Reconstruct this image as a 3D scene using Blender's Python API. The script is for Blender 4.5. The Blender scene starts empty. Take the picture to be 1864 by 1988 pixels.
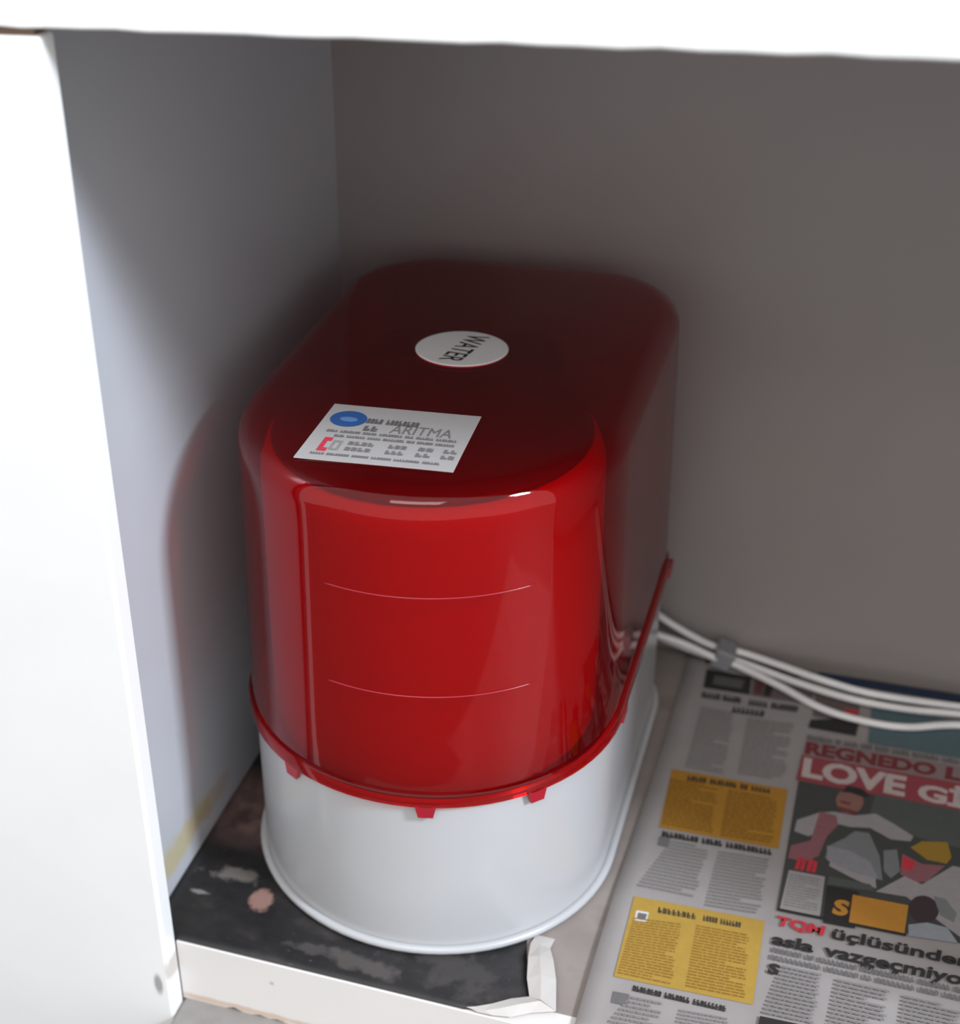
import bpy, bmesh, math, random
from mathutils import Vector, Matrix
random.seed(7)
S = bpy.context.scene
COL = S.collection

# ------------------------------------------------------------------ camera
cam = bpy.data.cameras.new('camera'); camera = bpy.data.objects.new('camera', cam); COL.objects.link(camera)
yaw, pit, rol = 0.38839, 0.55179, -0.06060
fwd = Vector((-math.sin(yaw)*math.cos(pit), math.cos(yaw)*math.cos(pit), -math.sin(pit)))
rgt = Vector((math.cos(yaw), math.sin(yaw), 0)); upv = rgt.cross(fwd)
r2 = rgt*math.cos(rol) + upv*math.sin(rol); u2 = -rgt*math.sin(rol) + upv*math.cos(rol)
mt = Matrix((r2, u2, -fwd)).transposed().to_4x4(); mt.translation = (0.42101, -0.72646, 0.83561)
camera.matrix_world = mt
cam.sensor_fit = 'HORIZONTAL'; cam.sensor_width = 36; cam.lens = 57.92818
cam.shift_x, cam.shift_y = 0.17946, 0.05108
cam.clip_start = .02
cam.dof.use_dof = True; cam.dof.focus_distance = 1.0; cam.dof.aperture_fstop = 5.2
S.camera = camera

# ------------------------------------------------------------------ light
world = bpy.data.worlds.new('world'); S.world = world; world.use_nodes = True
world.node_tree.nodes['Background'].inputs[0].default_value = (.96, .955, .96, 1)
world.node_tree.nodes['Background'].inputs[1].default_value = .62
def area(name, loc, target, sx, sy, power, colour):
    l = bpy.data.lights.new(name, 'AREA'); l.shape = 'RECTANGLE'; l.size = sx; l.size_y = sy
    l.energy = power; l.color = colour
    o = bpy.data.objects.new(name, l); COL.objects.link(o); o.location = loc
    o.rotation_euler = (Vector(target)-Vector(loc)).to_track_quat('-Z', 'Y').to_euler()
    return o
area('window_daylight', (2.95, -.90, 2.42), (0, .1, .35), .45, .70, 84, (.80, .88, 1))
area('front_fill', (.35, -1.9, 2.6), (.2, 0, .3), 1.3, 1.0, 14, (1, .98, .95))  # added soft fill from high in front, standing in for room light
S.view_settings.view_transform = 'Standard'; S.view_settings.look = 'None'
S.view_settings.gamma = 1; S.view_settings.use_curve_mapping = False
S.view_settings.exposure = 0.94

# ------------------------------------------------------------------ helpers
def lin(r, g, b): return tuple(((c/255)/12.92 if c/255 <= .04045 else ((c/255+.055)/1.055)**2.4) for c in (r, g, b)) + (1,)
def tree(name):
    m = bpy.data.materials.new(name); m.use_nodes = True
    return m, m.node_tree, m.node_tree.nodes['Principled BSDF']
def node(nt, kind, **kw):
    n = nt.nodes.new(kind)
    for k, v in kw.items(): setattr(n, k, v)
    return n
def coords(nt): return node(nt, 'ShaderNodeTexCoord').outputs['Object']
def noise(nt, vec, scale, detail=4, rough=.55, stretch=None):
    if stretch:
        mp = node(nt, 'ShaderNodeMapping'); mp.inputs['Scale'].default_value = stretch
        nt.links.new(vec, mp.inputs[0]); vec = mp.outputs[0]
    n = node(nt, 'ShaderNodeTexNoise'); n.inputs['Scale'].default_value = scale
    n.inputs['Detail'].default_value = detail; n.inputs['Roughness'].default_value = rough
    nt.links.new(vec, n.inputs['Vector']); return n.outputs['Fac']
def ramp(nt, fac, stops):
    r = node(nt, 'ShaderNodeValToRGB'); el = r.color_ramp.elements
    while len(el) < len(stops): el.new(.5)
    for e, (p, c) in zip(el, stops): e.position = p; e.color = c if len(c) == 4 else (*c, 1)
    nt.links.new(fac, r.inputs[0]); return r.outputs[0]
def mixc(nt, fac, a, b):
    m = node(nt, 'ShaderNodeMix', data_type='RGBA')
    for i, v in ((0, fac), (6, a), (7, b)):
        if hasattr(v, 'node'): nt.links.new(v, m.inputs[i])
        else: m.inputs[i].default_value = v
    return m.outputs[2]
def mathn(nt, op, a, b=0., clamp=False):
    m = node(nt, 'ShaderNodeMath', operation=op, use_clamp=clamp)
    for i, v in ((0, a), (1, b)):
        if hasattr(v, 'node'): nt.links.new(v, m.inputs[i])
        else: m.inputs[i].default_value = v
    return m.outputs[0]
def bump(nt, p, fac, strength, dist=.001):
    b = node(nt, 'ShaderNodeBump'); b.inputs['Strength'].default_value = strength; b.inputs['Distance'].default_value = dist
    nt.links.new(fac, b.inputs['Height']); nt.links.new(b.outputs[0], p.inputs['Normal'])
def spot(nt, vec, centre, radii, warp=.0):
    """soft elliptical mask (1 inside) around a fixed place on the thing: a stain that stays put"""
    s = node(nt, 'ShaderNodeVectorMath', operation='SUBTRACT'); nt.links.new(vec, s.inputs[0]); s.inputs[1].default_value = centre
    d = node(nt, 'ShaderNodeVectorMath', operation='DIVIDE'); nt.links.new(s.outputs[0], d.inputs[0]); d.inputs[1].default_value = radii
    l = node(nt, 'ShaderNodeVectorMath', operation='LENGTH'); nt.links.new(d.outputs[0], l.inputs[0])
    o = l.outputs['Value']
    if warp: o = mathn(nt, 'ADD', o, mathn(nt, 'MULTIPLY', mathn(nt, 'SUBTRACT', noise(nt, vec, 60), .5), warp))
    mr = node(nt, 'ShaderNodeMapRange'); mr.inputs[1].default_value = .6; mr.inputs[2].default_value = 1.15
    mr.inputs[3].default_value = 1; mr.inputs[4].default_value = 0
    nt.links.new(o, mr.inputs[0]); return mr.outputs[0]

def plain(name, c, rough=.5, spec=.5, var=.06, scale=40):
    m, nt, p = tree(name); v = coords(nt)
    lo = tuple(x*(1-var) for x in c[:3]); hi = tuple(min(1, x*(1+var)) for x in c[:3])
    nt.links.new(ramp(nt, noise(nt, v, scale), [(.3, lo), (.7, hi)]), p.inputs['Base Color'])
    p.inputs['Roughness'].default_value = rough; p.inputs['Specular IOR Level'].default_value = spec
    return m

def paint(name, c, rough, spots=(), coat=.0, wav=.03):
    m, nt, p = tree(name); v = coords(nt)
    col = ramp(nt, noise(nt, v, 9), [(.3, tuple(x*.96 for x in c[:3])), (.7, c[:3])])
    for cen, rad, sc, amt, w in spots:
        col = mixc(nt, mathn(nt, 'MULTIPLY', spot(nt, v, cen, rad, w), amt), col, sc)
    nt.links.new(col, p.inputs['Base Color']); p.inputs['Roughness'].default_value = rough
    p.inputs['Coat Weight'].default_value = coat; p.inputs['Coat Roughness'].default_value = .06
    bump(nt, p, noise(nt, v, 55, 3), wav, .002)
    return m

M = {}
WHITE = (.80, .79, .77, 1)
M['front_paint'] = paint('white_front_paint', (.84, .84, .83, 1), .35, [
    ((-.0095, -.018, -.03), (.004, .02, .011), (.25, .24, .24, 1), .8, .8),
    ((-.0005, -.006, -.016), (.003, .02, .012), (.42, .36, .30, 1), .7, .9),
    ((-.064, -.018, .617), (.003, .01, .0006), (.1, .1, .1, 1), .9, .0)])
M['rail_paint'] = paint('cream_rail_paint', (.70, .675, .645, 1), .45, [
    ((.05, 0, -.0555), (.07, .02, .0035), (.55, .40, .30, 1), .8, 1.2),
    ((.16, 0, -.053), (.06, .02, .003), (.62, .55, .47, 1), .5, 1.4),
    ((.075, 0, -.02), (.002, .02, .002), (.3, .28, .26, 1), .6, .4)])
M['side_paint'] = paint('dimmed_side_paint', (.50, .51, .54, 1), .2, [  # cabinet white lowered in colour, standing in for dimmer light inside
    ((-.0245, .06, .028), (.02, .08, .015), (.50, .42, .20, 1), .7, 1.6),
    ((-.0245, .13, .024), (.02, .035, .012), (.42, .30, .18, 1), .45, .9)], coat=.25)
M['back_paint'] = paint('shaded_back_paint', (.285, .253, .243, 1), .30, [  # paint tone cut further, so the shade at the back sits in the colour
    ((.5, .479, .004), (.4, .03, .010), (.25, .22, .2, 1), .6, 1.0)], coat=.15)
M['top_paint'] = paint('white_top_paint', (.45, .44, .43, 1), .4)
M['wood'] = plain('bare_brown_wood', lin(104, 82, 66), .7)

def floor_mat():
    m, nt, p = tree('worn_grey_cabinet_floor'); v = coords(nt)
    c = ramp(nt, noise(nt, v, 14, 6), [(.3, lin(128, 118, 112)), (.55, lin(142, 133, 127)), (.75, lin(120, 103, 97))])
    nt.links.new(c, p.inputs['Base Color']); p.inputs['Roughness'].default_value = .6
    bump(nt, p, noise(nt, v, 120, 4), .1); return m
M['cab_floor'] = floor_mat()
def tile_mat():
    m, nt, p = tree('grey_kitchen_floor'); v = coords(nt)
    c = ramp(nt, noise(nt, v, 25, 6), [(.3, lin(122, 119, 116)), (.7, lin(146, 142, 138))])
    nt.links.new(c, p.inputs['Base Color']); p.inputs['Roughness'].default_value = .5; return m
M['ledge'] = tile_mat(); M['tile'] = plain('darkened_kitchen_tile', (.10, .095, .09, 1), .4)  # unseen floor toned dark so the red cover reflects little brightness

def red_cover():
    m, nt, p = tree('translucent_red_plastic'); nt.nodes.remove(p)
    out = nt.nodes['Material Output']
    v = coords(nt); n = noise(nt, v, 6)
    tr = node(nt, 'ShaderNodeBsdfTransparent'); tr.inputs[0].default_value = (.80, .018, .055, 1)
    df = node(nt, 'ShaderNodeBsdfDiffuse')
    nt.links.new(ramp(nt, n, [(.3, (.70, .003, .011)), (.7, (.76, .004, .013))]), df.inputs[0])
    tl = node(nt, 'ShaderNodeBsdfTranslucent'); tl.inputs[0].default_value = (.6, .004, .012, 1)
    a = node(nt, 'ShaderNodeMixShader'); a.inputs[0].default_value = .35
    nt.links.new(df.outputs[0], a.inputs[1]); nt.links.new(tl.outputs[0], a.inputs[2])
    b = node(nt, 'ShaderNodeMixShader'); b.inputs[0].default_value = .07
    nt.links.new(tr.outputs[0], b.inputs[1]); nt.links.new(a.outputs[0], b.inputs[2])
    g = node(nt, 'ShaderNodeBsdfGlossy'); g.inputs['Roughness'].default_value = .05
    fr = node(nt, 'ShaderNodeFresnel'); geo = node(nt, 'ShaderNodeNewGeometry')      # the inner face of the shell is seen from inside the plastic
    nt.links.new(mathn(nt, 'SUBTRACT', 1.46, mathn(nt, 'MULTIPLY', geo.outputs['Backfacing'], .775)), fr.inputs[0])
    c = node(nt, 'ShaderNodeMixShader'); nt.links.new(fr.outputs[0], c.inputs[0])
    nt.links.new(b.outputs[0], c.inputs[1]); nt.links.new(g.outputs[0], c.inputs[2])
    nt.links.new(c.outputs[0], out.inputs[0]); return m
M['red'] = red_cover()
M['red_solid'] = plain('red_plastic_clip', (.32, .003, .016, 1), .25)
M['red_line'] = plain('red_moulding', (.30, .012, .025, 1), .25)
M['white_case'] = paint('white_enamelled_case', (.44, .443, .452, 1), .28, coat=.2, wav=.01)
M['white_plastic'] = plain('white_plastic', (.75, .75, .74, 1), .35)
M['white_tank'] = plain('white_inner_plastic', (.60, .60, .59, 1), .5, var=.02)
M['black_plastic'] = plain('black_plastic', (.02, .02, .02, 1), .4)
M['tube'] = plain('white_tubing', (.74, .72, .71, 1), .35)
M['clip_grey'] = plain('grey_clear_clip', (.22, .22, .23, 1), .2)
M['label_white'] = plain('white_label', (.43, .41, .405, 1), .5, var=.02)

PAL = dict(black=(.025, .023, .022), grey2=(.13, .125, .125), dgrey=(.09, .09, .088), lgrey=(.28, .265, .26), g1=(.20, .185, .178), g2=(.19, .178, .173),
    ink=(.06, .055, .055), white=(.6, .58, .57), cream=(.44, .37, .355), pgreen=(.075, .083, .075), pdark=(.05, .052, .048), dred=(.10, .035, .035), dred2=(.16, .03, .035),
    red=(.45, .035, .05), red2=(.25, .05, .06), brown=(.12, .095, .09), teal=(.085, .13, .145), blueblack=(.02, .035, .07), pink=(.22, .165, .16),
    whiteg=(.27, .25, .255), sleeve=(.22, .09, .10), skin=(.22, .11, .09), midgrey=(.16, .165, .17), greyb=(.22, .215, .23), mustard=(.28, .165, .025), hair=(.045, .03, .035),
    paleblue=(.25, .265, .285), orange=(.42, .19, .03), yellow1=(.35, .17, .022), yellow2=(.37, .235, .045), ochre=(.19, .09, .012), ochre2=(.23, .12, .02),
    blue=(.03, .10, .30), bluelight=(.12, .24, .50), logo_red=(.6, .04, .07))
def pm(k):
    if 'p_'+k not in M: M['p_'+k] = plain('print_'+k, (*PAL[k], 1), .65, .3, .05, 200)
    return M['p_'+k]
def paper_mat(name, a, b):
    m, nt, p = tree(name); v = coords(nt)
    c = ramp(nt, noise(nt, v, 18, 5), [(.3, a), (.7, b)])
    nt.links.new(c, p.inputs['Base Color']); p.inputs['Roughness'].default_value = .7
    bump(nt, p, noise(nt, v, 30, 3), .15, .002); return m
M['newsprint'] = paper_mat('newsprint_paper', (.265, .242, .233), (.305, .283, .274))
M['margin'] = paper_mat('off_white_paper', (.46, .43, .40), (.53, .505, .48))
def dark_sheet():
    m, nt, p = tree('dark_magazine_print'); v = coords(nt)
    c = ramp(nt, noise(nt, v, 22, 6, .6, (1, 1.6, 1)), [(.35, (.008, .008, .009)), (.52, (.015, .014, .0145)), (.72, (.040, .033, .031))])
    red = mathn(nt, 'MULTIPLY', spot(nt, v, (.0, .155, 0), (.16, .047, .1), .25), .85)
    c = mixc(nt, red, c, ramp(nt, noise(nt, v, 60, 5), [(.35, (.075, .045, .042)), (.7, (.19, .115, .105))]))
    for cen, rad, colr, amt in (((.018, .078, 0), (.021, .008, .1), (.22, .20, .18, 1), .55), ((.046, .058, 0), (.008, .012, .1), (.30, .17, .14, 1), .8),
            ((.145, .020, 0), (.03, .009, .1), (.12, .105, .098, 1), .5), ((.21, .03, 0), (.03, .02, .1), (.06, .053, .05, 1), .6), ((-.003, .052, 0), (.008, .0022, .1), (.3, .29, .29, 1), .6),
            ((.10, .022, 0), (.016, .006, .1), (.08, .073, .07, 1), .6)):
        c = mixc(nt, mathn(nt, 'MULTIPLY', spot(nt, v, cen, rad, 3.2), amt), c, colr)
    sc = ramp(nt, noise(nt, v, 140, 3, .5, (1, 3, 1)), [(.70, (0, 0, 0)), (.78, (1, 1, 1))])
    c = mixc(nt, mathn(nt, 'MULTIPLY', sc, .35), c, (.35, .33, .32, 1))
    nt.links.new(c, p.inputs['Base Color']); p.inputs['Roughness'].default_value = .5
    bump(nt, p, noise(nt, v, 40, 4), .3, .002); return m
M['dark_print'] = dark_sheet()

def obj(name, me_or_bm, mat, parent=None, smooth=False, bevel=0, label=None):
    if isinstance(me_or_bm, bmesh.types.BMesh):
        me = bpy.data.meshes.new(name); bmesh.ops.recalc_face_normals(me_or_bm, faces=me_or_bm.faces[:]) ; me_or_bm.to_mesh(me); me_or_bm.free()
    else: me = me_or_bm
    o = bpy.data.objects.new(name, me); COL.objects.link(o)
    for m in (mat if isinstance(mat, (list, tuple)) else [mat]): me.materials.append(m)
    if smooth:
        for p in me.polygons: p.use_smooth = True
    if parent: o.parent = parent; o.matrix_parent_inverse = Matrix.Translation(-WL(parent))
    if bevel:
        b = o.modifiers.new('edge', 'BEVEL'); b.width = bevel; b.segments = 2; b.limit_method = 'ANGLE'
    if label: o['label'] = label
    return o
def WL(o):
    return Vector(o.location) if o.type == 'EMPTY' else Vector((0, 0, 0))
def thing(name, label, cat, loc, group=None):
    o = bpy.data.objects.new(name, None); COL.objects.link(o); o.location = loc; o.empty_display_size = .05
    o['label'] = label; o['category'] = cat
    if group: o['group'] = group
    return o
def tag(o, label, cat, group=None):
    o['label'] = label; o['category'] = cat
    if group: o['group'] = group
    return o
def box(bm, a, b):
    vs = [bm.verts.new((x, y, z)) for x in (a[0], b[0]) for y in (a[1], b[1]) for z in (a[2], b[2])]
    for f in ((0, 1, 3, 2), (4, 6, 7, 5), (0, 4, 5, 1), (2, 3, 7, 6), (0, 2, 6, 4), (1, 5, 7, 3)): bm.faces.new([vs[i] for i in f])
    return bm
def boxes(*ab):
    bm = bmesh.new()
    for a, b in ab: box(bm, a, b)
    return bm
def loft(bm, rings, cap0=False, cap1=False, closed=True):
    R = [[bm.verts.new(p) for p in r] for r in rings]; n = len(R[0])
    for a, b in zip(R, R[1:]):
        for i in range(n if closed else n-1):
            j = (i+1) % n; bm.faces.new((a[i], a[j], b[j], b[i]))
    if cap0: bm.faces.new(R[0][::-1])
    if cap1: bm.faces.new(R[-1])
    return R
def tube_bm(pts, r, seg=10, caps=True):
    bm = bmesh.new(); P = [Vector(p) for p in pts]
    rings = []; up = Vector((0, 0, 1))
    for i, p in enumerate(P):
        t = (P[min(i+1, len(P)-1)] - P[max(i-1, 0)]).normalized()
        s = t.cross(up); s = s.normalized() if s.length > 1e-4 else Vector((1, 0, 0)); u = s.cross(t)
        rings.append([p + r*(math.cos(a)*s + math.sin(a)*u) for a in [2*math.pi*k/seg for k in range(seg)]])
    loft(bm, rings, caps, caps); return bm
def smooth_path(pts, n=10):
    P = [Vector(p) for p in pts]; P = [2*P[0]-P[1]] + P + [2*P[-1]-P[-2]]; out = []
    for i in range(1, len(P)-2):
        a, b, c, d = P[i-1:i+3]
        for k in range(n):
            t = k/n
            out.append(.5*((2*b)+(c-a)*t+(2*a-5*b+4*c-d)*t*t+(3*b-a-3*c+d)*t**3))
    out.append(P[-2]); return out
def cyl_bm(c, r, z0, z1, seg=32, round_=.006):
    bm = bmesh.new(); rings = []
    for z, rr in ((z0, r), (z1-round_, r), (z1-round_*.3, r-round_*.3), (z1, r-round_)):
        rings.append([(c[0]+rr*math.cos(2*math.pi*k/seg), c[1]+rr*math.sin(2*math.pi*k/seg), z) for k in range(seg)])
    loft(bm, rings, True, True); return bm

# ------------------------------------------------------------------ setting
X0, XR, YB, ZC = -.0245, .86, .479, .80      # cabinet inside: left face, right face, back, ceiling
FT = -.018                                    # front plane of the face frame
fl = obj('floor', boxes(((-1.6, -2.6, -.22), (2.2, .62, -.16))), M['tile']); fl['kind'] = 'structure'

cab = thing('kitchen_cabinet', 'white painted kitchen cabinet standing open around the red and white purifier', 'cabinet', (.4, .24, -.16))
obj('plinth_slab', boxes(((.0005, -.27, -.16), (XR-.0205, .019, -.0592))), M['ledge'], cab, bevel=.003, label='grey stone ledge in front of the rail')
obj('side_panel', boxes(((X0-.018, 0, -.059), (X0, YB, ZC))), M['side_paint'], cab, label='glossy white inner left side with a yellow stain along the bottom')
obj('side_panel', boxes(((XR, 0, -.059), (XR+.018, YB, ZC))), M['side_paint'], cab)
obj('back_panel', boxes(((X0-.018, YB, -.059), (XR+.018, YB+.012, ZC))), M['back_paint'], cab, label='greyish back panel with shade put into its colour')
obj('bottom_panel', boxes(((X0, .018, -.018), (XR, YB, 0))), M['cab_floor'], cab, label='worn grey-beige cabinet floor')
obj('top_panel', boxes(((X0-.018, FT+.02, ZC), (XR+.018, YB+.012, ZC+.018))), M['top_paint'], cab)
# left stile, top end set a little below the board
obj('stile', boxes(((-.46, FT, -.16), (0, 0, .6565))), M['front_paint'], cab, bevel=.0025)
obj('stile', boxes(((XR-.02, FT, -.16), (XR+.3, 0, .6565))), M['front_paint'], cab, bevel=.0025)
obj('stile_tenon', boxes(((-.45, FT+.004, .6565), (-.004, -.002, .6612))), M['wood'], cab, label='bare brown wood in the joint above the left stile')
# bottom rail with a chipped lower edge
bm = bmesh.new(); N = 120; L0, L1 = 0., XR-.02
bot = [(-.059 + (0.0035*max(0, math.sin(k*1.9)*math.sin(k*.53+1)) if 4 < k < 60 else 0)) for k in range(N+1)]
rings = []
for k in range(N+1):
    x = L0+(L1-L0)*k/N
    rings.append([(x, 0, bot[k]), (x, 0, -.0005), (x, .0005, 0), (x, .018, 0), (x, .018, bot[k])])
loft(bm, rings, True, True)
obj('bottom_rail', bm, M['rail_paint'], cab)
# front board over the opening
bm = bmesh.new(); rings = []; N = 90
for k in range(N+1):
    x = -.46 + (XR+.3+.46)*k/N
    e = .0006*math.sin(k*2.3)*math.sin(k*.7)
    rings.append([(x, FT, .6622+e), (x, FT, .7985), (x, FT+.0015, ZC), (x, 0, ZC), (x, 0, .6618+e), (x, FT+.0012, .6610+e)])
loft(bm, rings, True, True)
obj('top_rail', bm, M['front_paint'], cab, label='wide white front board above the opening')
wt = obj('worktop', boxes(((-.46, -.05, ZC+.018), (XR+.3, YB+.012, ZC+.05))), M['top_paint'], bevel=.004)
tag(wt, 'pale worktop slab lying on top of the white cabinet', 'worktop')

# ------------------------------------------------------------------ dark magazine page under the purifier
sheet = thing('magazine_page', 'dark printed magazine page with white margin lying under the purifier', 'paper', (.12, .12, 0))
def hsheet(x, y): return .0004 + (.0003*math.sin(x*31+1)*math.sin(y*40)+.0003 if y < .03 else 0) + (max(0, (x-.23))*.05 if y < .06 else 0)
bm = bmesh.new(); nx, ny = 34, 40
def xr(y): return .252 + .006*math.sin(y*55) + (.010 if y < .03 else 0)*(1-y/.03)
G = [[None]*(ny+1) for _ in range(nx+1)]
for i in range(nx+1):
    for j in range(ny+1):
        y = .0012 + .30*j/ny; x = X0+.001 + (xr(y)-X0-.001)*i/nx
        y2 = y + (max(0, (x-.225))*.55 if y < .05 else 0)*(1-y/.05)
        G[i][j] = bm.verts.new((x, y2, hsheet(x, y)))
for i in range(nx):
    for j in range(ny): bm.faces.new((G[i][j], G[i+1][j], G[i+1][j+1], G[i][j+1]))
o = obj('printed_area', bm, M['dark_print'], sheet, smooth=True); md = o.modifiers.new('t', 'SOLIDIFY'); md.thickness = .0006; md.offset = 1
def strip(name, L, R, mat, parent, label=None, th=.0006):
    bm = bmesh.new(); loft(bm, [L, R], closed=False)
    o = obj(name, bm, mat, parent, smooth=False, label=label); md = o.modifiers.new('t', 'SOLIDIFY'); md.thickness = th; md.offset = 0
    return o
inner = [(.2615, .0225, .0042), (.2560, .038, .0050), (.2520, .058, .0052), (.2500, .074, .0022), (.2515, .085, .0006)]
mid = [(.2700, .0200, .0066), (.2650, .042, .0078), (.2600, .060, .0066), (.2570, .074, .0026), (.2585, .085, .0008)]
outer = [(.2815, .0165, .0030), (.2755, .044, .0030), (.2695, .062, .0030), (.2645, .074, .0016), (.2655, .085, .0005)]
bm = bmesh.new(); loft(bm, [inner, mid, outer], closed=False)
o = obj('page_margin', bm, M['margin'], sheet, label='curled white right margin of the page'); md = o.modifiers.new('t', 'SOLIDIFY'); md.thickness = .0006; md.offset = 0
a = [(.2615, .0225, .0046), (.2500, .0165, .0050), (.2380, .0085, .0042), (.2280, .0035, .0034), (.222, .0015, .003)]
b = [(.2700, .0190, .0070), (.2580, .0120, .0072), (.2460, .0055, .0060), (.2350, .0015, .0040), (.226, .0010, .0030)]
c = [(.2815, .0165, .0030), (.2650, .0105, .0022), (.2530, .0030, .0020), (.2410, .0008, .0020), (.230, .0006, .0020)]
bm = bmesh.new(); loft(bm, [a, b, c], closed=False)
o = obj('page_margin', bm, M['margin'], sheet, label='curled white lower margin of the page'); md = o.modifiers.new('t', 'SOLIDIFY'); md.thickness = .0006; md.offset = 0

# ------------------------------------------------------------------ water purifier
ZB = .0012
pur = thing('water_purifier', 'household water purifier with translucent red cover over a white base', 'purifier', (.149, .24, ZB))
CX, CY = .149, .178
def plan(ins, z, hw=.137, yb=.452, rc=.078, n=40, m=12, front=None):
    h = hw-ins; pts = []
    for k in range(n+1):                       # front half circle, from the right side round to the left
        a = -math.pi*k/n; rr = h
        if front: rr = h - front(math.degrees(math.atan2(h*math.cos(a), -h*math.sin(a))))
        pts.append((CX+rr*math.cos(a), CY+rr*math.sin(a), z))
    for k in range(1, 4): pts.append((CX-h, CY+(yb-rc-CY)*k/4, z))
    r = rc-ins
    for k in range(m+1):
        a = math.pi - math.pi/2*k/m; pts.append((CX-hw+rc+r*math.cos(a), yb-rc+r*math.sin(a), z))
    for k in range(1, 3): pts.append((CX-hw+rc+(2*hw-2*rc)*k/3, yb-ins, z))
    for k in range(m+1):
        a = math.pi/2 - math.pi/2*k/m; pts.append((CX+hw-rc+r*math.cos(a), yb-rc+r*math.sin(a), z))
    for k in range(1, 4): pts.append((CX+h, yb-rc+(CY-yb+rc)*k/4, z))
    return pts
# white base: a bucket with a rolled bead along its foot and an inner deck
bm = bmesh.new()
loft(bm, [plan(.004, ZB), plan(.001, ZB), plan(.001, .141), plan(.003, .143), plan(.004, .141), plan(.004, .122)], True, True)
base = obj('base', bm, M['white_case'], pur, smooth=True)
md = base.modifiers.new('s', 'EDGE_SPLIT'); md.split_angle = math.radians(40)
loop = [Vector(p) for p in plan(-.0012, ZB+.0034)]
bm = bmesh.new(); rings = []
for i, p in enumerate(loop):
    t = (loop[(i+1) % len(loop)]-loop[i-1]).normalized(); s = Vector((t.y, -t.x, 0))
    rings.append([p + .0034*(math.cos(q)*s + math.sin(q)*Vector((0, 0, 1))) for q in [2*math.pi*k/10 for k in range(10)]])
loft(bm, rings + [rings[0]])
bmesh.ops.remove_doubles(bm, verts=bm.verts[:], dist=1e-6)
obj('foot_bead', bm, M['white_case'], base, smooth=True)

# translucent cover
def panel(deg):                                # shallow recessed panel on the front
    e = lambda d: max(0, min(1, d))
    return .0014*e((deg+17)/2.0)*e((47-deg)/2.0)
Z0, ZT = .140, .378
bm = bmesh.new(); F = .020; rings = []
rings += [plan(-.0030, Z0), plan(-.0040, Z0+.001), plan(-.0040, Z0+.0095), plan(-.0030, Z0+.0115), plan(-.0012, Z0+.012), plan(-.0010, Z0+.020)]
for k in range(1, 12):
    f = k/12; rings.append(plan(-.0010+.004*f, Z0+.020+(ZT-F-Z0-.020)*f, front=panel if 0 < k else None))
for k in range(0, 9):
    a = math.pi/2*k/8; rings.append(plan(.003+F*(1-math.cos(a)), ZT-F+F*math.sin(a), front=panel if k < 3 else None))
for ins, dz in ((.034, .0004), (.055, .0008)): rings.append(plan(ins, ZT+dz))
R = loft(bm, rings)
# close the top with a grid of strips across the flat lid
top = R[-1]; n = len(top); cen = bm.verts.new((CX, .27, ZT+.001))
for i in range(n): bm.faces.new((top[i], top[(i+1) % n], cen))
cover = obj('cover', bm, M['red'], pur, smooth=True)
cover['label'] = 'translucent red plastic cover'
md = cover.modifiers.new('shell', 'SOLIDIFY'); md.thickness = .002; md.offset = -1
md = cover.modifiers.new('s', 'EDGE_SPLIT'); md.split_angle = math.radians(35)
def on_plan(deg, ins, z):
    a = math.radians(deg); h = .137-ins
    return Vector((CX+h*math.sin(a), CY-h*math.cos(a), z))
for zr in (.3055, .2300):                      # two thin moulded lines across the front
    f = (zr-Z0-.02)/(ZT-F-Z0-.02); ins = -.001+.004*f+.0013
    obj('moulded_line', tube_bm([on_plan(d, ins, zr) for d in range(-15, 46, 2)], .0006, 6), M['red_line'], cover, smooth=True)
for d in (-30, 13.5, 46):                      # locking clips under the rim
    bm = bmesh.new(); w0, w1 = 3.0, 2.1
    o4 = [on_plan(d-w0, -.0040, Z0+.002), on_plan(d+w0, -.0040, Z0+.002), on_plan(d+w1, -.0040, Z0-.008), on_plan(d-w1, -.0040, Z0-.008)]
    i4 = [on_plan(d-w0, -.0004, Z0+.002), on_plan(d+w0, -.0004, Z0+.002), on_plan(d+w1, -.0004, Z0-.008), on_plan(d-w1, -.0004, Z0-.008)]
    loft(bm, [o4, i4], True, True); obj('locking_clip', bm, M['red_solid'], cover)
for yy in (.19, .395):
    obj('locking_clip', boxes(((CX+.1375, yy-.008, Z0-.008), (CX+.141, yy+.008, Z0+.002))), M['red_solid'], cover)

# inside: filter canisters, tank, pump seen dimly through the cover
DK = .1225
obj('added_dark_slab', boxes(((CX-.085, .14, DK), (CX+.125, .40, DK+.003))), M['black_plastic'], pur)  # black slab added over the white deck in place of its shadow
def dome(name, c, prof, mat):
    bm = bmesh.new(); loft(bm, [[(c[0]+r*math.cos(2*math.pi*k/40), c[1]+r*math.sin(2*math.pi*k/40), z) for k in range(40)] for z, r in prof], True, True)
    return obj(name, bm, mat, pur, smooth=True)
dome('storage_tank', (.147, .180), ((DK+.0035, .116), (DK+.012, .120), (.20, .120), (.338, .1185), (.351, .114), (.356, .108)), M['white_tank'])
dome('added_dark_disc', (.147, .180), ((.3565, .110), (.3605, .108), (.3625, .10)), M['black_plastic'])  # black disc added so the inside looks dark from above
dome('filter_canister', (.085, .350), ((DK+.003, .04), (.33, .04), (.34, .03)), M['black_plastic'])
dome('filter_canister', (.165, .365), ((DK+.003, .035), (.33, .035), (.34, .027)), M['black_plastic'])
obj('pump', boxes(((.215, .31, DK+.003), (.272, .39, DK+.085))), M['black_plastic'], pur, bevel=.006)
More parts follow.
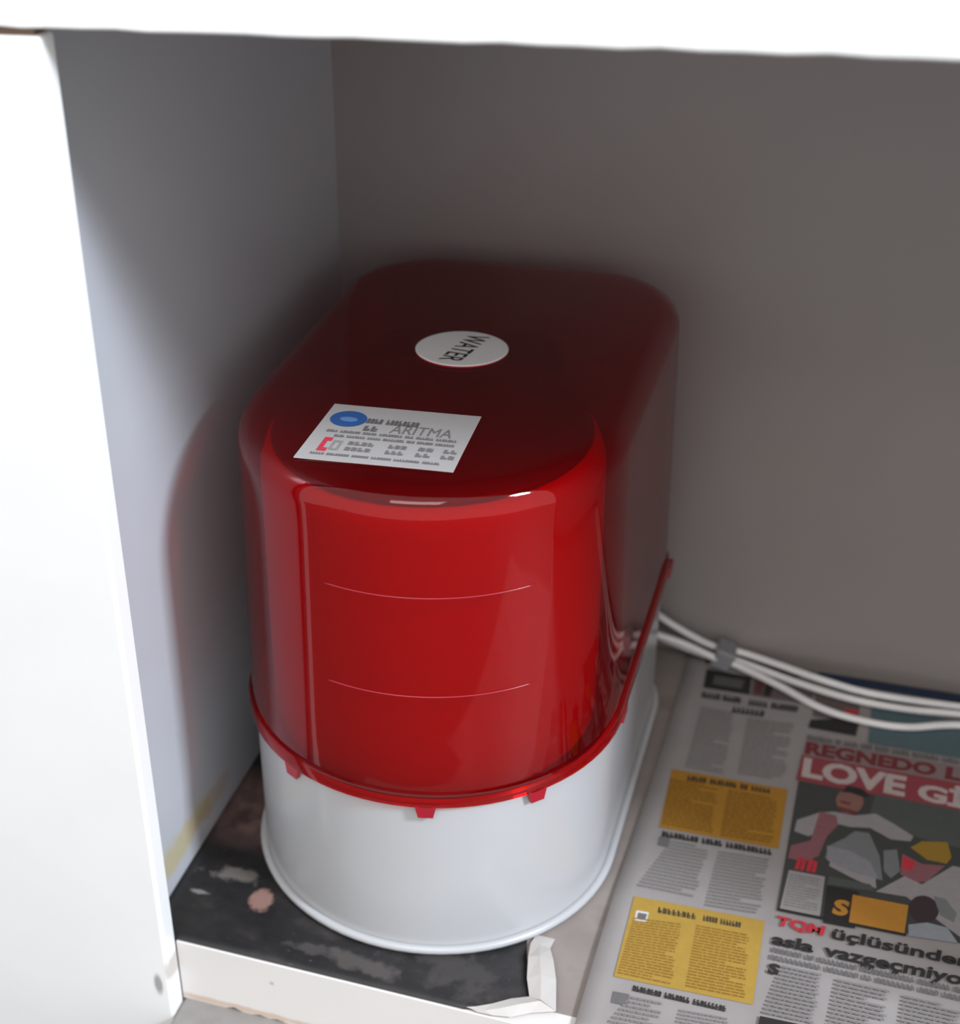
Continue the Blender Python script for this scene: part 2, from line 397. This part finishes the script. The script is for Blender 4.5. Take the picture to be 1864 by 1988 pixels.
dome('tube_fitting', (.274, .255), ((DK+.003, .006), (DK+.034, .006), (DK+.038, .004)), M['white_tank'])

# ---- flat print tools (thin geometry laid on a sheet)
def bil(Q, u, v):
    (ax, ay), (bx, by), (cx, cy), (dx, dy) = Q     # TL TR BR BL, v runs down
    return ((1-u)*(1-v)*ax+u*(1-v)*bx+u*v*cx+(1-u)*v*dx, (1-u)*(1-v)*ay+u*(1-v)*by+u*v*cy+(1-u)*v*dy)
def quad_grid(bm, Q, hz, dz, u0=0, u1=1, v0=0, v1=1, nu=None, nv=None, mi=0):
    a, b, c, d = (Vector(bil(Q, u, v)) for u, v in ((u0, v0), (u1, v0), (u1, v1), (u0, v1)))
    nu = nu or max(1, int((b-a).length/.02)); nv = nv or max(1, int((d-a).length/.02))
    V = [[None]*(nv+1) for _ in range(nu+1)]
    for i in range(nu+1):
        for j in range(nv+1):
            x, y = bil(Q, u0+(u1-u0)*i/nu, v0+(v1-v0)*j/nv); V[i][j] = bm.verts.new((x, y, hz(x, y)+dz))
    for i in range(nu):
        for j in range(nv):
            f = bm.faces.new((V[i][j], V[i][j+1], V[i+1][j+1], V[i+1][j])); f.material_index = mi
DG = None
def text_mesh(s, bold):
    c = bpy.data.curves.new('t', 'FONT'); c.body = s; c.offset = bold; c.fill_mode = 'BOTH'; c.resolution_u = 3
    o = bpy.data.objects.new('t', c); COL.objects.link(o)
    bpy.context.view_layer.update()
    me = bpy.data.meshes.new_from_object(o.evaluated_get(bpy.context.evaluated_depsgraph_get()))
    bpy.data.objects.remove(o); return me
def text_in(name, s, Q, hz, dz, mat, parent, bold):
    me = text_mesh(s, bold)
    xs = [v.co.x for v in me.vertices]; ys = [v.co.y for v in me.vertices]
    x0, x1, y0, y1 = min(xs), max(xs), min(ys), max(ys)
    for v in me.vertices:
        x, y = bil(Q, (v.co.x-x0)/(x1-x0), (y1-v.co.y)/(y1-y0)); v.co = (x, y, hz(x, y)+dz)
    me.materials.clear()
    return obj(name, me, mat, parent)
def glyphs_in(bm, Q, hz, dz, words):
    tot = sum(words)+.8*(len(words)-1); u = 0
    for w in words:
        for k in range(w):
            g = .82/tot; kind = random.random(); a = u+.1/tot; b = a+g
            t = g*.46
            quad_grid(bm, Q, hz, dz, a, a+t, .0, 1, 1, 1)
            if kind < .8: quad_grid(bm, Q, hz, dz, b-t, b, .1 if kind < .4 else .5, 1, 1, 1)
            quad_grid(bm, Q, hz, dz, a+t, b-t*(kind < .8), *((0, .24) if kind < .5 else (.4, .64)), 1, 1)
            if kind > .3: quad_grid(bm, Q, hz, dz, a+t, b-t*(kind < .8), .78, 1, 1, 1)
            u += 1/tot
        u += .8/tot
def lines_in(bm, Q, hz, dz, n):
    for k in range(n):
        v0 = (k+.2)/n; v1 = (k+.74)/n; u = 0
        end = random.uniform(.93, 1) if random.random() < .85 else random.uniform(.5, .85)
        while u < end:
            w = random.uniform(.08, .22); b = min(end, u+w)
            quad_grid(bm, Q, hz, dz, u, b-.018, v0, v1, 1, 1); u = b

# oval badge and service card stuck on the lid
flat = lambda x, y: ZT+.0006
OV = [(0.1185, 0.244), (0.1731, 0.2778), (0.143, 0.2971), (0.1482, 0.2281), (0.15, 0.2873), (0.1441, 0.2359)]
oc = Vector(((OV[0][0]+OV[1][0]+OV[2][0]+OV[3][0])/4, (OV[0][1]+OV[1][1]+OV[2][1]+OV[3][1])/4))
ra = .0335; rb = .0305
bm = bmesh.new()
def orng(k, z): return [(oc.x+k*ra*math.cos(2*math.pi*i/48), oc.y+k*rb*math.sin(2*math.pi*i/48), z) for i in range(48)]
loft(bm, [orng(1, ZT-.0002), orng(1, ZT+.0010), orng(.97, ZT+.0015)], False, True)
badge = obj('oval_badge', bm, plain('pale_badge', (.80, .77, .76, 1), .4, var=.02), pur, label='white oval badge with black lettering')
d = Vector((OV[5][0]-OV[4][0], OV[5][1]-OV[4][1])); d = Vector((-.010, -.047)); nrm = Vector((.016, -.002))
t0 = oc - d/2 + Vector((.002, 0))
QT = [tuple(t0+nrm/2), tuple(t0+d+nrm/2), tuple(t0+d-nrm/2), tuple(t0-nrm/2)]
text_in('lettering', 'WATER', QT, flat, .0011, pm('black'), badge, .01)

CARD = [(0.0872, 0.1543), (0.1874, 0.1602), (0.1902, 0.0827), (0.0874, 0.0757)]
card_bm = bmesh.new()
lo = [(x, y, ZT+.0003) for x, y in CARD]; hi = [(x, y, ZT+.0010) for x, y in CARD]
loft(card_bm, [lo, hi], True, True)
card = obj('service_card', card_bm, M['label_white'], pur, label='white rectangular sticker with blue round logo and grey text lines')
CH = lambda x, y: ZT+.0010
def sub(Q, u0, u1, v0, v1): return [bil(Q, u0, v0), bil(Q, u1, v0), bil(Q, u1, v1), bil(Q, u0, v1)]
bm = bmesh.new(); c0 = Vector(bil(CARD, .165, .26))
for k, (rr, dz) in enumerate(((1., .0002),)):
    vs = [bm.verts.new((c0.x+.0125*rr*math.cos(2*math.pi*i/28), c0.y+.0115*rr*math.sin(2*math.pi*i/28), ZT+.0010+dz)) for i in range(28)]
    bm.faces.new(vs)
logo = obj('round_logo', bm, pm('blue'), card, label='blue round logo')
bm = bmesh.new()
vs = [bm.verts.new((c0.x+.0005+.0062*math.cos(a), c0.y-.001+.0034*math.sin(a), ZT+.0014)) for a in [2*math.pi*i/20 for i in range(20)]]
bm.faces.new(vs); obj('logo_drop', bm, pm('bluelight'), logo)
bm = bmesh.new(); glyphs_in(bm, sub(CARD, .29, .64, .22, .31), CH, .0003, [4, 8])
glyphs_in(bm, sub(CARD, .30, .40, .36, .45), CH, .0003, [2])
obj('small_lettering', bm, pm('grey2'), card)
text_in('lettering', 'ARITMA', sub(CARD, .48, .88, .30, .45), CH, .0003, pm('g2'), card, .0)
bm = bmesh.new()
for v, a, b in ((.475, .08, .93), (.555, .15, .93)): glyphs_in(bm, sub(CARD, a, b, v, v+.045), CH, .0003, [4, 7, 5, 8, 3, 6, 7])
for v in (.655, .755):
    for a, b, w in ((.27, .44, 4), (.53, .65, 3), (.72, .82, 2), (.88, .97, 2)): glyphs_in(bm, sub(CARD, a, b, v, v+.065), CH, .0003, [w])
glyphs_in(bm, sub(CARD, .08, .90, .885, .925), CH, .0003, [5, 8, 6, 7, 9, 6])
obj('small_lettering', bm, pm('g2'), card)
bm = bmesh.new()
for q in ((.105, .135, .62, .86), (.135, .165, .80, .86), (.135, .16, .62, .68)): quad_grid(bm, CARD, CH, .0003, *q, 1, 1)
obj('telephone_mark', bm, pm('logo_red'), card)
bm = bmesh.new()
for q in ((.175, .235, .66, .69), (.175, .235, .80, .83), (.175, .19, .69, .80), (.22, .235, .69, .80)): quad_grid(bm, CARD, CH, .0003, *q, 1, 1)
obj('telephone_mark', bm, pm('lgrey'), card)

# ------------------------------------------------------------------ newspaper
news = thing('newspaper', 'open newspaper spread over the cabinet floor right of the purifier', 'newspaper', (.55, .23, 0))
def hnews(x, y): return .0020 + .0022*max(0, 1-(x-edge_x(y))/.007)**2*(.6+.4*math.sin(y*23))
EDGE = [(0.2961, 0.0029), (0.2975, 0.1457), (0.3001, 0.2259), (0.3037, 0.3312), (0.3037, 0.4731)]
def edge_x(y):
    E = EDGE
    if y <= E[0][1]: return E[0][0]
    for (xa, ya), (xb, yb) in zip(E, E[1:]):
        if y <= yb: return xa+(xb-xa)*(y-ya)/(yb-ya)
    return E[-1][0]
bm = bmesh.new(); nx, ny = 40, 36; V = [[None]*(ny+1) for _ in range(nx+1)]
for i in range(nx+1):
    for j in range(ny+1):
        y = .002+.472*j/ny; x = edge_x(y)+(XR-.03-edge_x(y))*i/nx; V[i][j] = bm.verts.new((x, y, hnews(x, y)))
for i in range(nx):
    for j in range(ny): bm.faces.new((V[i][j], V[i+1][j], V[i+1][j+1], V[i][j+1]))
o = obj('page', bm, M['newsprint'], news, smooth=True); md = o.modifiers.new('t', 'SOLIDIFY'); md.thickness = .0006; md.offset = -1
PRINTS = [
('printed_photograph','block',[(0.3175,0.4875),(0.3411,0.484),(0.3416,0.4589),(0.3192,0.459)],'pgreen'),
('printed_photograph','block',[(0.3442,0.4815),(0.4049,0.4626),(0.3886,0.4481),(0.3445,0.4614)],'dred'),
('printed_photograph','block',[(0.3219,0.4498),(0.3618,0.4492),(0.3633,0.4216),(0.3233,0.4209)],'black'),
('printed_photograph','block',[(0.3302,0.4424),(0.3564,0.4419),(0.3553,0.4287),(0.3303,0.4286)],'dgrey'),
('printed_photograph','block',[(0.3627,0.4486),(0.4175,0.4439),(0.413,0.4214),(0.3642,0.4211)],'brown'),
('printed_photograph','block',[(0.3657,0.4463),(0.3736,0.447),(0.3735,0.4246),(0.3665,0.4241)],'dred'),
('printed_photograph','block',[(0.3748,0.4441),(0.382,0.4438),(0.3806,0.4235),(0.3745,0.4233)],'black'),
('headline','glyphs',[(0.3233,0.4153),(0.3578,0.416),(0.3572,0.4065),(0.3233,0.4058)],('black',[7,7])),
('headline','glyphs',[(0.364,0.4155),(0.4056,0.4169),(0.4048,0.4075),(0.3634,0.406)],('black',[5,7])),
('headline','glyphs',[(0.3518,0.401),(0.3787,0.402),(0.3784,0.3928),(0.3512,0.3916)],('black',[7])),
('text_column','lines',[(0.3256,0.3932),(0.3554,0.3928),(0.3571,0.3049),(0.3249,0.3055)],('g1',22)),
('text_column','lines',[(0.3656,0.3882),(0.4055,0.3911),(0.4039,0.3109),(0.3669,0.3092)],('g1',20)),
('article_box','block',[(0.3151,0.3005),(0.4077,0.3012),(0.4081,0.228),(0.3171,0.226)],'yellow1'),
('headline','glyphs',[(0.3288,0.2963),(0.395,0.2987),(0.395,0.292),(0.3286,0.2894)],('black',[5,7,2,5])),
('text_column','lines',[(0.3154,0.2881),(0.357,0.2899),(0.3583,0.2305),(0.3181,0.2295)],('ochre',18)),
('text_column','lines',[(0.3623,0.2874),(0.4034,0.288),(0.4038,0.2321),(0.3635,0.2296)],('ochre',18)),
('headline','glyphs',[(0.3201,0.2225),(0.4038,0.2254),(0.4037,0.2188),(0.3204,0.2157)],('black',[9,5,11])),
('drop_capital','block',[(0.3192,0.2154),(0.3276,0.2154),(0.3273,0.2049),(0.3194,0.2049)],'grey2'),
('text_column','lines',[(0.3287,0.2139),(0.3585,0.2151),(0.3564,0.155),(0.312,0.1549)],('g2',15)),
('text_column','lines',[(0.365,0.2128),(0.4049,0.2149),(0.4029,0.1517),(0.3633,0.1487)],('g2',17)),
('article_box','block',[(0.3124,0.1441),(0.4068,0.1469),(0.4082,0.0636),(0.3131,0.0605)],'yellow2'),
('headline','glyphs',[(0.331,0.1381),(0.3591,0.1391),(0.3592,0.1331),(0.3313,0.132)],('black',[8])),
('headline','glyphs',[(0.3639,0.1395),(0.3911,0.1403),(0.3911,0.1344),(0.364,0.1335)],('black',[5,7])),
('drop_capital','block',[(0.3166,0.1296),(0.3256,0.1302),(0.3255,0.1197),(0.317,0.1192)],'white'),
('drop_capital','block',[(0.318,0.1278),(0.3248,0.1283),(0.3244,0.1216),(0.3181,0.1212)],'grey2'),
('text_column','lines',[(0.3157,0.1221),(0.3506,0.1265),(0.3542,0.0641),(0.3147,0.0636)],('ochre2',22)),
('text_column','lines',[(0.3603,0.1285),(0.3989,0.1299),(0.4036,0.067),(0.3618,0.0655)],('ochre2',22)),
('headline','glyphs',[(0.3276,0.0566),(0.3918,0.0569),(0.3914,0.0515),(0.3275,0.0511)],('black',[8,7,9])),
('drop_capital','block',[(0.3157,0.0468),(0.3264,0.0473),(0.3266,0.0366),(0.316,0.0361)],'grey2'),
('text_column','lines',[(0.3273,0.0466),(0.3513,0.0474),(0.3491,0.0107),(0.3136,0.0086)],('g2',9)),
('text_column','lines',[(0.3615,0.0448),(0.3958,0.0472),(0.3948,0.0163),(0.3595,0.014)],('g2',9)),
('printed_photograph','block',[(0.417,0.4501),(0.4549,0.4455),(0.4549,0.4058),(0.4178,0.4053)],'brown'),
('printed_photograph','poly',[(0.4166,0.3997),(0.4323,0.4051),(0.4433,0.4151),(0.4557,0.4061),(0.4544,0.3873),(0.4159,0.3882)],'black'),
('printed_photograph','poly',[(0.4426,0.4248),(0.4546,0.4238),(0.4538,0.41),(0.4451,0.4134)],'red'),
('printed_photograph','block',[(0.4643,0.4313),(0.5744,0.4341),(0.574,0.3815),(0.4647,0.3809)],'teal'),
('printed_photograph','block',[(0.4667,0.4474),(0.5746,0.4504),(0.5745,0.443),(0.4665,0.4365)],'pgreen'),
('printed_photograph','block',[(0.4173,0.472),(0.5748,0.4717),(0.5747,0.4595),(0.4166,0.4596)],'blueblack'),
('headline','glyphs',[(0.416,0.378),(0.5364,0.3798),(0.5365,0.3729),(0.4158,0.3706)],('grey2',[9,2,5,4,5,6,9,6])),
('headline_band','block',[(0.416,0.3692),(0.5739,0.3705),(0.5733,0.3079),(0.4124,0.3148)],'pink'),
('headline', 'text', [(0.416, 0.3685), (0.5192, 0.3677), (0.5181, 0.3509), (0.416, 0.3506)], ('dred2', 'REGNEDO', 0.05)),
('headline', 'text', [(0.5264, 0.3671), (0.5526, 0.3668), (0.5515, 0.3503), (0.5252, 0.3503)], ('dred2', 'LE', 0.05)),
('headline_band','block',[(0.4141,0.3486),(0.5737,0.3478),(0.5733,0.3066),(0.4128,0.3149)],'red2'),
('headline', 'text', [(0.4164, 0.3464), (0.4971, 0.3445), (0.4959, 0.3175), (0.4164, 0.3201)], ('cream', 'LOVE', 0.045)),
('headline', 'text', [(0.5065, 0.346), (0.5431, 0.3437), (0.5411, 0.3157), (0.5051, 0.3177)], ('cream', 'Gİ', 0.045)),
('printed_photograph','block',[(0.4149,0.3142),(0.5734,0.3129),(0.5721,0.1667),(0.4138,0.1601)],'pdark'),
('printed_photograph','block',[(0.4741,0.3148),(0.5734,0.3129),(0.573,0.2652),(0.4702,0.275)],'pgreen'),
('printed_photograph','poly',[(0.4183,0.2653),(0.4343,0.2792),(0.4449,0.2837),(0.4605,0.2834),(0.4755,0.2905),(0.4897,0.2822),(0.5045,0.2718),(0.5025,0.2651),(0.4884,0.2631),(0.4727,0.272),(0.4576,0.2686),(0.4452,0.2698),(0.4377,0.2574),(0.4284,0.2484),(0.4174,0.2512)],'whiteg'),
('printed_photograph','poly',[(0.4342,0.2804),(0.4468,0.2792),(0.4492,0.2685),(0.4419,0.2525),(0.4378,0.2281),(0.4281,0.2179),(0.4159,0.2189),(0.4167,0.2337),(0.4304,0.244)],'sleeve'),
('printed_photograph','poly',[(0.4659,0.3),(0.465,0.2947),(0.463,0.29),(0.4601,0.2866),(0.4567,0.2847),(0.4531,0.2847),(0.4498,0.2864),(0.4472,0.2898),(0.4455,0.2945),(0.445,0.2998),(0.4458,0.3052),(0.4478,0.3099),(0.4507,0.3135),(0.4542,0.3154),(0.4578,0.3155),(0.4612,0.3136),(0.4638,0.3101),(0.4655,0.3054)],'skin'),
('printed_photograph','poly',[(0.4485,0.3096),(0.4526,0.3189),(0.4637,0.3183),(0.4704,0.311),(0.4651,0.3081),(0.4555,0.3105)],'black'),
('printed_photograph','poly',[(0.4485,0.2991),(0.4564,0.2976),(0.4558,0.2948),(0.4483,0.2964)],'dred2'),
('printed_photograph','poly',[(0.4475,0.291),(0.4617,0.2888),(0.4604,0.2846),(0.447,0.2869)],'dred2'),
('printed_photograph','poly',[(0.4443,0.2422),(0.4548,0.254),(0.4617,0.2648),(0.4723,0.2656),(0.4812,0.2415),(0.4849,0.2145),(0.4724,0.2152),(0.4534,0.221),(0.4425,0.2271)],'midgrey'),
('printed_photograph','poly',[(0.4428,0.2417),(0.4595,0.2408),(0.475,0.2325),(0.4811,0.2168),(0.4765,0.2073),(0.4575,0.2164),(0.4441,0.2253)],'greyb'),
('printed_photograph','poly',[(0.4465,0.2236),(0.4649,0.2164),(0.4797,0.2152),(0.481,0.2041),(0.4654,0.2096),(0.4461,0.2188)],'whiteg'),
('printed_photograph','poly',[(0.4838,0.2484),(0.4933,0.2525),(0.4966,0.2286),(0.4905,0.2186),(0.4851,0.225)],'midgrey'),
('printed_photograph','poly',[(0.4972,0.2489),(0.5115,0.2414),(0.5282,0.2443),(0.5158,0.223),(0.5086,0.2196),(0.4968,0.2251)],'sleeve'),
('printed_photograph','poly',[(0.4981,0.2468),(0.5071,0.2424),(0.5046,0.2311),(0.4972,0.2323)],'red'),
('printed_photograph','poly',[(0.5028,0.2578),(0.5107,0.2676),(0.5291,0.272),(0.5324,0.255),(0.5289,0.2468),(0.515,0.2472)],'mustard'),
('printed_photograph','poly',[(0.4805,0.2006),(0.4998,0.2238),(0.5123,0.2185),(0.5333,0.2458),(0.5514,0.2456),(0.5728,0.2465),(0.5721,0.1667),(0.545,0.1665),(0.5021,0.2017)],'whiteg'),
('printed_photograph','poly',[(0.5246,0.1898),(0.523,0.1851),(0.5205,0.1813),(0.5172,0.1788),(0.5137,0.1779),(0.5102,0.1787),(0.5073,0.1812),(0.5052,0.185),(0.5042,0.1897),(0.5045,0.1948),(0.506,0.1995),(0.5085,0.2035),(0.5118,0.206),(0.5155,0.2069),(0.519,0.206),(0.522,0.2034),(0.524,0.1995),(0.5249,0.1948)],'hair'),
('printed_photograph','poly',[(0.5205,0.2086),(0.529,0.2079),(0.537,0.1949),(0.5351,0.1845),(0.5259,0.1892)],'midgrey'),
('printed_photograph','poly',[(0.5047,0.1728),(0.5171,0.1789),(0.5311,0.1779),(0.5382,0.1643),(0.5052,0.1612)],'paleblue'),
('printed_photograph','block',[(0.447,0.2073),(0.4765,0.2073),(0.4805,0.2006),(0.4463,0.1979)],'pgreen'),
('headline','glyphs',[(0.4225,0.2221),(0.4383,0.2223),(0.4377,0.2079),(0.4208,0.2074)],('red',[2])),
('article_box','block',[(0.418,0.2053),(0.4442,0.2059),(0.4441,0.1625),(0.4158,0.1613)],'lgrey'),
('text_column','lines',[(0.4191,0.2022),(0.4422,0.2029),(0.4423,0.1663),(0.4176,0.1652)],('g1',12)),
('printed_photograph','block',[(0.4464,0.1968),(0.4691,0.197),(0.4688,0.1572),(0.4467,0.1567)],'black'),
('printed_photograph','block',[(0.465,0.1923),(0.5039,0.1928),(0.5023,0.1619),(0.4643,0.1612)],'orange'),
('headline', 'text', [(0.4532, 0.1842), (0.4641, 0.1848), (0.4627, 0.1678), (0.4517, 0.167)], ('orange', 'S', 0.05)),
('column_rule','block',[(0.4146,0.162),(0.5037,0.1629),(0.5035,0.1602),(0.4146,0.1592)],'black'),
('headline', 'text', [(0.4151, 0.1544), (0.4492, 0.1532), (0.4477, 0.141), (0.4142, 0.1422)], ('red', 'TQM', 0.05)),
('headline', 'text', [(0.4541, 0.1537), (0.5485, 0.1531), (0.5467, 0.1393), (0.4531, 0.1395)], ('black', 'üçlüsünden', 0.03)),
('headline', 'text', [(0.4142, 0.1357), (0.4435, 0.1354), (0.4424, 0.1236), (0.4136, 0.1239)], ('black', 'asla', 0.04)),
('headline', 'text', [(0.4499, 0.1353), (0.552, 0.135), (0.5495, 0.1195), (0.4491, 0.1195)], ('black', 'vazgeçmiyor', 0.03)),
('headline','glyphs',[(0.415,0.1212),(0.5488,0.1212),(0.5482,0.1161),(0.4148,0.1164)],('grey2',[7,2,9,12,7,4])),
('headline','glyphs',[(0.4144,0.1137),(0.5489,0.1135),(0.5483,0.1085),(0.4142,0.109)],('grey2',[11,7,2,8,4,6])),
('drop_capital', 'text', [(0.4146, 0.1055), (0.4224, 0.1054), (0.4217, 0.0946), (0.414, 0.0946)], ('black', 'S', 0.05)),
('text_column','lines',[(0.423,0.1061),(0.4516,0.1061),(0.4496,0.0569),(0.4152,0.0563)],('g2',13)),
('text_column','lines',[(0.46,0.1047),(0.496,0.1044),(0.4939,0.0546),(0.4571,0.0547)],('g2',13)),
('text_column','lines',[(0.5041,0.103),(0.5424,0.1028),(0.5399,0.0586),(0.5015,0.0579)],('g2',12)),
('printed_photograph','block',[(0.4141,0.054),(0.4524,0.055),(0.4535,0.0263),(0.4131,0.0222)],'black')]
lay = .0003
for name, kind, Q, ex in PRINTS:
    lay += .00002
    if kind == 'block':
        bm = bmesh.new(); quad_grid(bm, Q, hnews, lay); obj(name, bm, pm(ex), news)
    elif kind == 'poly':
        bm = bmesh.new(); vs = [bm.verts.new((x, y, hnews(x, y)+lay)) for x, y in Q]
        f = bm.faces.new(vs); bmesh.ops.triangulate(bm, faces=[f]); obj(name, bm, pm(ex), news)
    elif kind == 'text': text_in(name, ex[1], Q, hnews, lay, pm(ex[0]), news, ex[2])
    elif kind == 'glyphs':
        bm = bmesh.new(); glyphs_in(bm, Q, hnews, lay, ex[1]); obj(name, bm, pm(ex[0]), news)
    elif kind == 'lines':
        bm = bmesh.new(); lines_in(bm, Q, hnews, lay, ex[1]); obj(name, bm, pm(ex[0]), news)

# ------------------------------------------------------------------ white water tubes along the back
TR = .0033
T1 = [(.255, .468, .055), (.2745, .462, .044), (.300, .462, .0300), (.325, .462, .0200), (.347, .467, .0150), (.378, .461, .0128), (.425, .447, .0120), (.467, .4405, .0110), (.536, .446, .0085), (.62, .455, .0085), (.80, .462, .0085)]
T2 = [(.255, .458, .034), (.2745, .454, .028), (.300, .455, .0190), (.325, .456, .0125), (.345, .460, .0100), (.402, .443, .0080), (.447, .4325, .0078), (.490, .431, .0076), (.536, .4365, .0074), (.62, .444, .0074), (.80, .450, .0074)]
T3 = [(.256, .448, .040), (.2755, .448, .033), (.301, .450, .0255), (.327, .450, .0165), (.347, .4525, .0100), (.386, .435, .0078), (.424, .4125, .0074), (.459, .4045, .0072), (.494, .406, .0072), (.536, .4215, .0072), (.62, .434, .0072), (.80, .440, .0072)]
for pts, lab in ((T1, 'white plastic water tube rearmost along the cabinet back'), (T2, 'white plastic water tube in the middle of the three'), (T3, 'white plastic water tube sagging farthest forward over the newspaper')):
    tag(obj('water_tube', tube_bm(smooth_path(pts, 8), TR, 10), M['tube'], smooth=True), lab, 'tube', 'white water tubes behind the newspaper')
bm = bmesh.new(); box(bm, (-.009, -.0135, -.008), (.009, .0095, .012))
clip = obj('tube_clip', bm, M['clip_grey'], bevel=.002); clip.location = (.334, .461, .0125); clip.rotation_euler = (0, .3, .05)
tag(clip, 'small grey clip holding the white tubes together beside the purifier', 'clip')
